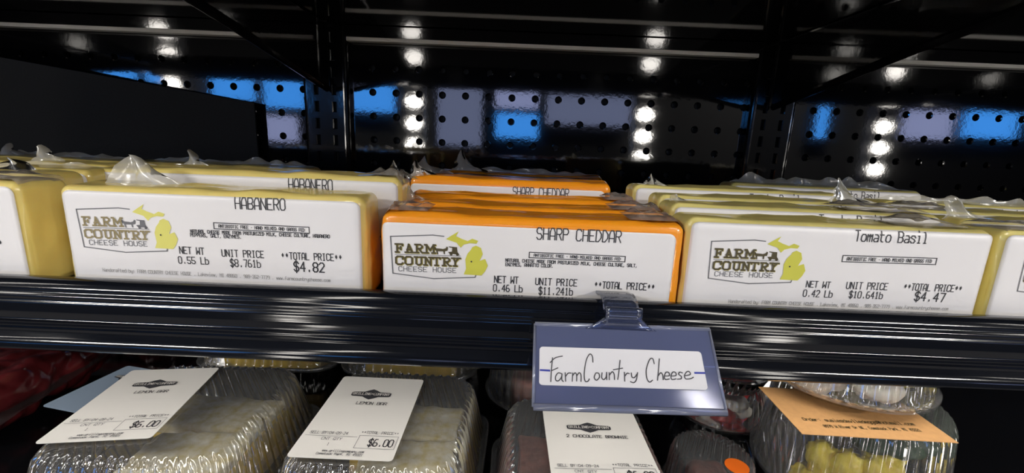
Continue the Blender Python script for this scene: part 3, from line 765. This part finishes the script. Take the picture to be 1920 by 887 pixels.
def clamshell(name, lab, loc, rz, w, d, th, lh, group, tops=.76, pit=.0088, amp=.0017, n=720, r=.02):
    t = thing(name, lab, 'container', loc, rz, group)
    hx, hy = w/2, d/2; pit = max(4, round(4*(hx+hy)*.93/pit))
    b = MB(); b.loft([rr(hx*.78, hy*.78, r*.8, .0006, n, 0), rr(hx*.80, hy*.80, r*.85, .002, n, amp*.35, pit), rr(hx*.93, hy*.93, r, th-.002, n, amp*.35, pit), rr(hx*.94, hy*.94, r, th, n, 0), rr(hx, hy, r, th, n, 0), rr(hx, hy, r, th-.002, n, 0)], True)
    b.build('tray', M['clear'], t, smooth=True, angle=50)
    b = MB(); z = th+.0012
    b.loft([rr(hx, hy, r, z-.0004, n, 0), rr(hx*1.0, hy*1.0, r, z, n, 0), rr(hx*.93, hy*.93, r, z, n, 0), rr(hx*.925, hy*.925, r, z+.003, n, amp, pit), rr(hx*(tops+.05), hy*(tops+.05), r, z+lh-.006, n, amp, pit), rr(hx*tops, hy*tops, r*.9, z+lh-.001, n, amp*.8, pit),
            rr(hx*tops*.93, hy*tops*.93, r*.8, z+lh, n, 0), rr(hx*tops*.2, hy*tops*.2, r*.2, z+lh+.0003, n, 0)], False, True)
    b.build('lid', M['clear'], t, smooth=True, angle=40)
    b = MB(); b.tube(rr(hx, hy, r, th+.0004, 80)+[rr(hx, hy, r, th+.0004, 80)[0]], .0009, 6); b.build('rim', M['clear'], t, smooth=True)
    return t
def flat_label(parent, corners, z, title, tx, foot=True, tone='paper_warm', full=True):
    """paper label on a lid; corners: photo pixels TL TR BR BL on the plane z (eye-relative)"""
    c = [PZ(px, py, z) for (px, py) in corners]
    inv = parent.matrix_basis.inverted()
    o = c[3]; ux = ((c[2]-c[3])+(c[1]-c[0])).normalized(); uy = Vector((0, 0, 1)).cross(ux)
    w = ((c[2]-c[3]).length+(c[1]-c[0]).length)/2; L_ = ((c[0]-c[3]).dot(uy)+(c[1]-c[2]).dot(uy))/2
    sk = ((c[0]-c[3]).dot(ux))
    def mp(e): return lambda u, v: inv @ (o+ux*u+uy*v+Vector((0, 0, e)))
    rc = .0025; poly = []
    for (cx_, cy_, a0) in ((w-rc, L_-rc, 0), (rc, L_-rc, 90), (rc, rc, 180), (w-rc, rc, 270)):
        for k in range(5):
            a = math.radians(a0+22.5*k); poly.append((cx_+rc*math.cos(a), cy_+rc*math.sin(a)))
    f0, fa, f1, f2 = mp(0), mp(.0004), mp(.0007), mp(.0009)
    b = MB(); b.prism(poly, lambda p: f0(*p), lambda p: fa(*p)); lb = b.build('label', M[tone], parent)
    # badge: flattened black lozenge with pale lettering
    bx, by, bw, bh = w*.46, L_*.74, w*.46, L_*.075
    oc = [(-.5, -.2), (-.5, .2), (-.46, .32), (-.2, .36), (-.1, .6), (0, .78), (.1, .6), (.2, .36), (.46, .32), (.5, .2), (.5, -.2), (.46, -.32), (.2, -.36), (.1, -.6), (0, -.78), (-.1, -.6), (-.2, -.36), (-.46, -.32)]
    b = MB(); b.add([f1(bx+p[0]*bw, by+p[1]*bh*1.25) for p in oc], [tuple(range(len(oc)))]); b.build('badge', M['ink'], lb)
    b = MB(); write(b, 'GRILLING*COMPANY', (bx-bw*.46, by-bh*.18), (bx+bw*.46, by-bh*.18), bh*.42, .0005, f2, .72); b.build('badge_lettering', M['paper_warm'], lb)
    if not full: return lb
    b = MB(); tw_ = w*.34*len(title)/9 if len(title) < 12 else w*.62
    tcx = w*.52
    write(b, title, (tcx-tw_/2, L_*.60), (tcx+tw_/2, L_*.60), L_*.035, .00045, f1)
    b.build('title_lettering', M['ink'], lb)
    b = MB(); write(b, 'SELL BY:04-09-24', (w*.07, L_*.235), (w*.45, L_*.235), L_*.028, .0003, f1); write(b, '**TOTAL PRICE**', (w*.58, L_*.255), (w*.96, L_*.255), L_*.028, .0003, f1)
    write(b, 'CNT QTY', (w*.22, L_*.175), (w*.42, L_*.175), L_*.026, .0003, f1); write(b, '1', (w*.31, L_*.12), (w*.33, L_*.12), L_*.026, .0003, f1)
    stroke(b, [(w*.04, L_*.215), (w*.56, L_*.215)], .0003, f1); stroke(b, [(w*.58, L_*.105), (w*.58, L_*.235), (w*.97, L_*.235)], .0003, f1); stroke(b, [(w*.58, L_*.105), (w*.97, L_*.105), (w*.97, L_*.235)], .0003, f1)
    write(b, 'www.grillingcompany.com', (w*.30, L_*.06), (w*.70, L_*.06), L_*.02, .00028, f1); write(b, 'Comstock Park, MI 49321', (w*.26, L_*.03), (w*.70, L_*.03), L_*.02, .00028, f1)
    b.build('small_print', M['ink_grey'], lb)
    b = MB(); write(b, '$6.00', (w*.70, L_*.13), (w*.94, L_*.13), L_*.07, .0007, f1); b.build('price_lettering', M['ink'], lb)
    return lb
def lemon_bar(lab, loc, rz, w, d, h, group):
    t = thing('lemon_bar', lab, 'dessert', loc, rz, group)
    fn = lambda v, dv: v+dv*.0012*nz(v, 90, loc[0]*100)
    roundbox(w, d, h*.28, .003, 3, 6, fn).build('crust', M['crust'], t, smooth=True, weld=True)
    o = roundbox(w*.985, d*.985, h*.56, .003, 3, 6, fn).build('filling', M['lemon'], t, smooth=True, weld=True); o.location.z = h*.26
    o = roundbox(w*.99, d*.99, h*.20, .003, 3, 10, lambda v, dv: v+dv*.002*nz(v, 160, loc[0]*90)).build('sugar_top', M['sugar'], t, smooth=True, weld=True); o.location.z = h*.80
    return t
def brownie(lab, loc, rz, w, d, h, group):
    t = thing('brownie', lab, 'dessert', loc, rz, group)
    fn = lambda v, dv: v+dv*.002*nz(v, 120, loc[0]*100)
    roundbox(w, d, h*.8, .003, 3, 8, fn).build('cake', M['brownie'], t, smooth=True, weld=True)
    o = roundbox(w*.99, d*.99, h*.24, .002, 3, 8, fn).build('crackled_top', M['brownie'], t, smooth=True, weld=True); o.location.z = h*.76
    return t
LT = -.2      # eye-relative height of the lids' tops
gq = 'clear clamshells of lemon bars'
def top_centre(corners): 
    c = [PZ(px, py, LT) for (px, py) in corners]; s = sum(c, Vector())/4; return s
labC = [(646, 708), (796, 713), (735, 869), (536, 857)]
labL = [(262, 693), (420, 690), (290, 819), (63, 833)]
labB = [(1007, 770), (1182, 774), (1246, 925), (1037, 918)]
HT = EYE+LT-LOWZ        # pack height
cC = top_centre(labC); cL = top_centre(labL); cB = top_centre(labB)
packs = []
pC = clamshell('clamshell_pack', 'clear clamshell with a lemon bar and white label, second large pack from the left', (-.083, cC.y+.004, LOWZ), -.02, .136, .15, .024, HT-.0262, gq)
bpy.context.view_layer.update(); flat_label(pC, labC, LT+.0012, 'LEMON BAR', None)
pL = clamshell('clamshell_pack', 'clear clamshell with a lemon bar and white label, nearest the left edge', (-.236, cL.y-.002, LOWZ), .03, .148, .15, .024, HT-.0262, gq)
flat_label(pL, labL, LT+.0012, 'LEMON BAR', None)
pB = clamshell('clamshell_pack', 'clear clamshell with two chocolate brownies and white label, under the sign holder', (.053, cB.y, LOWZ), .01, .122, .15, .024, HT-.0262, 'clear clamshells of brownies')
flat_label(pB, labB, LT+.0012, '2 CHOCOLATE BROWNIE', None)
lg_ = 'lemon bars in the clear clamshells'
for (p, lb) in ((pC, 'lemon bar with sugared top inside the middle lemon clamshell'), (pL, 'lemon bar with sugared top inside the left lemon clamshell')):
    L0 = p.location
    lemon_bar(lb+', front piece', (L0.x+.016, L0.y-.024, LOWZ+.0016), .05, .068, .048, .048, lg_)
    lemon_bar(lb+', rear piece', (L0.x+.005, L0.y+.030, LOWZ+.0016), -.06, .085, .044, .044, lg_)
L0 = pB.location
brownie('dark brownie in the labelled clamshell, left piece', (L0.x-.0215, L0.y, LOWZ+.0036), .02, .038, .085, .044, 'brownies in the labelled clamshell')
brownie('dark brownie in the labelled clamshell, right piece', (L0.x+.0215, L0.y, LOWZ+.0036), -.02, .038, .085, .042, 'brownies in the labelled clamshell')
# second row
q1 = PZ(478, 752, -.270)
pR1 = clamshell('clamshell_pack', 'clear ribbed lemon-bar clamshell in the second row, behind the left pack', (q1.x+.004, q1.y+.073, LOWZ), .03, .146, .142, .036, .052, gq, tops=.80, pit=.0098, r=.026)
lemon_bar('lemon bar inside the second-row left clamshell', (q1.x+.004, q1.y+.073, LOWZ+.0036), .03, .102, .096, .040, lg_)
q2 = PZ(757, 766, -.270)
pR2 = clamshell('clamshell_pack', 'clear ribbed lemon-bar clamshell in the second row, behind the middle pack', (q2.x+.002, q2.y+.073, LOWZ), -.02, .142, .142, .036, .052, gq, tops=.80, pit=.0098, r=.026)
lemon_bar('lemon bar inside the second-row middle clamshell', (q2.x+.002, q2.y+.073, LOWZ+.0036), -.02, .098, .096, .040, lg_)
# round packs ------------------------------------------------------
def ring(r, z, n=240, amp=0, cnt=40, sq=2): return [((r+amp*math.tanh(sq*math.sin(cnt*2*PI*k/n)))*math.cos(2*PI*k/n), (r+amp*math.tanh(sq*math.sin(cnt*2*PI*k/n)))*math.sin(2*PI*k/n), z) for k in range(n)]
def round_pack(name, lab, loc, R, bh, lh, base, group=None, cnt=44, tab=None, tops=.82):
    t = thing(name, lab, 'container', loc, 0, group)
    b = MB(); b.loft([ring(R*.72, .0006), ring(R*.75, .002, amp=.0008, cnt=cnt), ring(R*.92, bh-.002, amp=.0008, cnt=cnt), ring(R*.94, bh), ring(R, bh), ring(R, bh-.0015)], True)
    b.build('tray', base, t, smooth=True, angle=50)
    z = bh+.0012
    b = MB(); b.loft([ring(R, z), ring(R*.93, z), ring(R*.92, z+.003, amp=.0012, cnt=cnt), ring(R*(tops+.03), z+lh-.006, amp=.0012, cnt=cnt), ring(R*tops, z+lh-.001, amp=.0006, cnt=cnt), ring(R*tops*.92, z+lh), ring(R*.2, z+lh+.0002)], False, True)
    b.build('lid', M['clear'], t, smooth=True, angle=40)
    if tab is not None:
        c, s = math.cos(tab), math.sin(tab)
        b = MB(); pts = [(R*.97, -.014), (R*1.10, -.011), (R*1.19, -.005), (R*1.19, .005), (R*1.10, .011), (R*.97, .014)]
        pts3 = [(x*c-y*s, x*s+y*c, z+.0006) for (x, y) in pts]
        b.tube(pts3, .0008, 6); b.add([(x*c-y*s, x*s+y*c, z+.0002) for (x, y) in pts], [tuple(range(6))]); b.build('pull_tab', M['clear'], t, smooth=True)
    return t
BPc = (.030, .418, LOWZ)
round_pack('round_pack', 'round black-based pack with clear fluted dome, behind the sign holder', BPc, .051, .022, .056, M['blackplastic'], 'round clear packs', 30)
fnb = lambda v, dv: v+dv*.003*nz(v, 60, 3)
tag(roundbox(.048, .048, .036, .008, 4, 6, fnb).build('chocolate_dessert', M['brownie'], None, smooth=True, weld=True), 'dark dessert inside the round black-based pack', 'dessert').location = (BPc[0], BPc[1], LOWZ+.0035)
# red and white dessert cups: two stacked behind, one in front
def lump(name, mat, lab, cat, loc, s, group, seed, parent=None, rough=1.0):
    b = MB(); n, mth = 20, 13; rings = []
    for j in range(mth+1):
        a = -PI/2+PI*j/mth; row = []
        for k in range(n):
            c = 2*PI*k/n; d = Vector((math.cos(a)*math.cos(c), math.cos(a)*math.sin(c), math.sin(a)))
            f = 1+.28*nz(d, 1.7, seed)+.12*rough*nz(d, 4, seed)+.06*(rough-1)*nz(d, 9, seed)
            row.append((d.x*s[0]*f, d.y*s[1]*f, (d.z*f+.95)*s[2]))
        rings.append(row)
    b.loft(rings, True, True); o = b.build(name, mat, parent, smooth=True); o.location = loc
    if parent is None: tag(o, lab, cat, group)
    return o
gr = 'red and white dessert cups'
def dessert_cup(lab, loc, R, hgt, seed):
    t = round_pack('dessert_cup', lab, loc, R, hgt*.45, hgt*.55, M['clear'], gr, 34)
    return t
def fill_cup(loc, R, hgt, what, gname, seed):
    rnd = random.Random(seed)
    z = loc[2]+.003
    for lay in range(3):
        for k in range(5):
            a = k*2*PI/5+lay*.6+rnd.random()*.3; rr_ = R*.40
            red = (k+lay) % 2 == 0
            s = R*.27
            lump('strawberry_piece' if red else 'cream_dollop', M['berry' if red else 'cream'], ('red berry piece in the ' if red else 'white cream dollop in the ')+what, 'fruit' if red else 'cream',
                 (loc[0]+rr_*math.cos(a), loc[1]+rr_*math.sin(a), z+lay*hgt*.28), (s, s, hgt*.135), ('red pieces in the ' if red else 'cream dollops in the ')+gname, seed+lay*5+k)
A1 = (.212, .402, LOWZ)
dessert_cup('clear fluted cup of red and white dessert, lower of the stack right of the sign', A1, .045, .0465, 1); fill_cup(A1, .044, .045, 'lower dessert cup right of the sign', 'lower cup', 11)
A2 = (A1[0]+.002, A1[1]+.004, LOWZ+.0480)
dessert_cup('clear cup of red and white dessert, upper of the stack below the rail', A2, .045, .0465, 2); fill_cup(A2, .044, .045, 'upper dessert cup right of the sign', 'upper cup', 23)
A3 = (.1535, .288, LOWZ)
d3 = dessert_cup('low clear cup with dark dessert and orange sticker, at the bottom edge', A3, .033, .052, 3)
fnb = lambda v, dv: v+dv*.003*nz(v, 60, 5)
tag(roundbox(.029, .029, .036, .008, 4, 6, fnb).build('dark_dessert', M['brownie'], None, smooth=True, weld=True), 'dark dessert in the low cup with the orange sticker', 'dessert').location = (A3[0], A3[1], LOWZ+.0036)
b = MB(); b.add([(.011+.008*math.cos(a*PI/10), -.014+.008*math.sin(a*PI/10), .0536) for a in range(20)], [tuple(range(20))]); b.build('orange_sticker', M['orange'], d3, solid=.0003)
# salad bowls with a kraft card between
CZ = -.166
cc = [PZ(*p, CZ) for p in ((1458, 758), (1713, 768), (1797, 832), (1504, 815))]
mid = (cc[2]+cc[3])/2; cw_ = (cc[2]-cc[3]).length; ang = math.atan2(cc[2].y-cc[3].y, cc[2].x-cc[3].x)
R_ = .0605
B1c = Vector((mid.x+.026, mid.y+.052, LOWZ)); bh1 = (EYE+CZ-LOWZ)
round_pack('salad_bowl', 'clear round bowl of yellow fruit and dark leaves under the brown card', B1c, R_, .045, bh1-.0466, M['clear'], 'round clear salad bowls', 46)
kc = thing('kraft_card', 'brown kraft card with printed address lying between the two clear bowls', 'card', (mid.x, mid.y, EYE+CZ+.0002), ang)
b = MB(); b.box((0, .026, .0002), (cw_, .052, .0004)); cd = b.build('card', M['kraft'], kc)
f1 = lambda u, v: (u, v, .0006)
b = MB(); write(b, 'Order: susiesdeviledeggs@hotmail.com', (-cw_*.40, .0135), (cw_*.36, .0150), .0030, .00042, f1); write(b, '8979 W River Dr NE, Comstock Park, MI 49321', (-cw_*.30, .0075), (cw_*.35, .0090), .0026, .00036, f1)
b.build('card_lettering', M['ink_brown'], cd)
B2c = Vector((B1c.x-.008, B1c.y+.015, EYE+CZ+.0010))
round_pack('salad_bowl', 'clear round bowl of egg and yellow fruit with pull tab, stacked on the brown card', B2c, R_*.95, .011, .044, M['clear'], 'round clear salad bowls', 46, tab=-.12)
rnd = random.Random(5)
for k in range(18):
    a = -3.0+(k % 6)*.52+.2*(k//6); rr_ = R_*(.50 if k < 12 else .44)
    lump('pineapple_chunk', M['pine'], 'yellow fruit chunk in the lower clear bowl under the brown card', 'fruit', (B1c.x+rr_*math.cos(a)-.004, B1c.y+rr_*math.sin(a), LOWZ+.005+.023*(k//6)), (.0105, .0095, .0125), 'fruit chunks in the lower bowl', k+40, rough=2.0)
for k in range(5):
    a = -2.2+k*.6; rr_ = R_*.45
    lump('salad_leaf', M['leaf'], 'dark green leaf in the lower clear bowl under the brown card', 'leaf', (B1c.x+rr_*math.cos(a)+.012, B1c.y+rr_*math.sin(a), LOWZ+.078), (.013, .011, .006), 'leaves in the lower bowl', k+70)
for k, (dx, dy) in enumerate(((-.028, -.022), (0.006, -.030), (-.036, .012))):
    t = thing('egg_half', ['deviled egg half at the left front of the upper bowl', 'deviled egg half at the front of the upper bowl', 'deviled egg half at the rear left of the upper bowl'][k], 'egg', (B2c.x+dx, B2c.y+dy, B2c.z+.0030), .4*k, 'egg halves in the upper bowl')
    lump('white', M['egg'], '', '', (0, 0, 0), (.0165, .0135, .0115), None, k+90, t); lump('yolk', M['pine'], '', '', (0, 0, .0165), (.0095, .0085, .007), None, k+95, t)
for k, (dx, dy) in enumerate(((.034, -.012), (.022, .018))):
    lump('pineapple_chunk', M['pine'], ['yellow fruit chunk at the right front of the upper bowl', 'yellow fruit chunk at the rear of the upper bowl'][k], 'fruit', (B2c.x+dx, B2c.y+dy, B2c.z+.002), (.0125, .0115, .0135), 'fruit chunks in the upper bowl', k+100)
# vacuum packs of dark red meat at the far left
def meat_pack(lab, loc, rot, w, d, h, seed):
    t = thing('meat_pack', lab, 'meat', loc, 0, 'dark red meat packs', rot)
    fn = lambda v, dv: v+dv*(.012*(abs(nz(v, 22, seed))-.2)+.006*(abs(nz(v, 48, seed+2))-.2)+.002*nz(v, 120, seed))
    roundbox(w, d, h, h*.45, 10, 44, fn).build('meat', M['meat'], t, smooth=True, weld=True)
    b = MB()
    def sf(i, j): 
        x = -w/2-.012+(w+.024)*i; y = -d/2-.012+(d+.024)*j
        return (x, y, h*.5+.002*nz((x, y, 0), 60, seed))
    b.grid(24, 24, sf); b.build('sealed_edge', M['film_dark'], t, smooth=True)
    return t
M['film_dark'] = clear_mat('vacuum_film', (.9, .85, .85), .10, .10, .04, bump=.4, bscale=150)
mq = PZ(30, 740, -.235)
mp_ = meat_pack('dark red vacuum-packed meat at the far left, front pack', (mq.x-.080, mq.y+.03, LOWZ+.006), (0, 0, .15), .15, .16, .044, 3)
meat_pack('dark red vacuum-packed meat at the far left, rear pack behind it', (mq.x-.075, mq.y+.265, LOWZ+.008), (0, 0, -.1), .16, .15, .05, 8)
bpy.context.view_layer.update()
sl = flat_label(mp_, [(195, 678), (262, 690), (150, 775), (78, 762)], -.2165, '', None, tone='paper_shaded', full=False)
sl['label'] = 'paper label with shade put into its blue-grey colour'
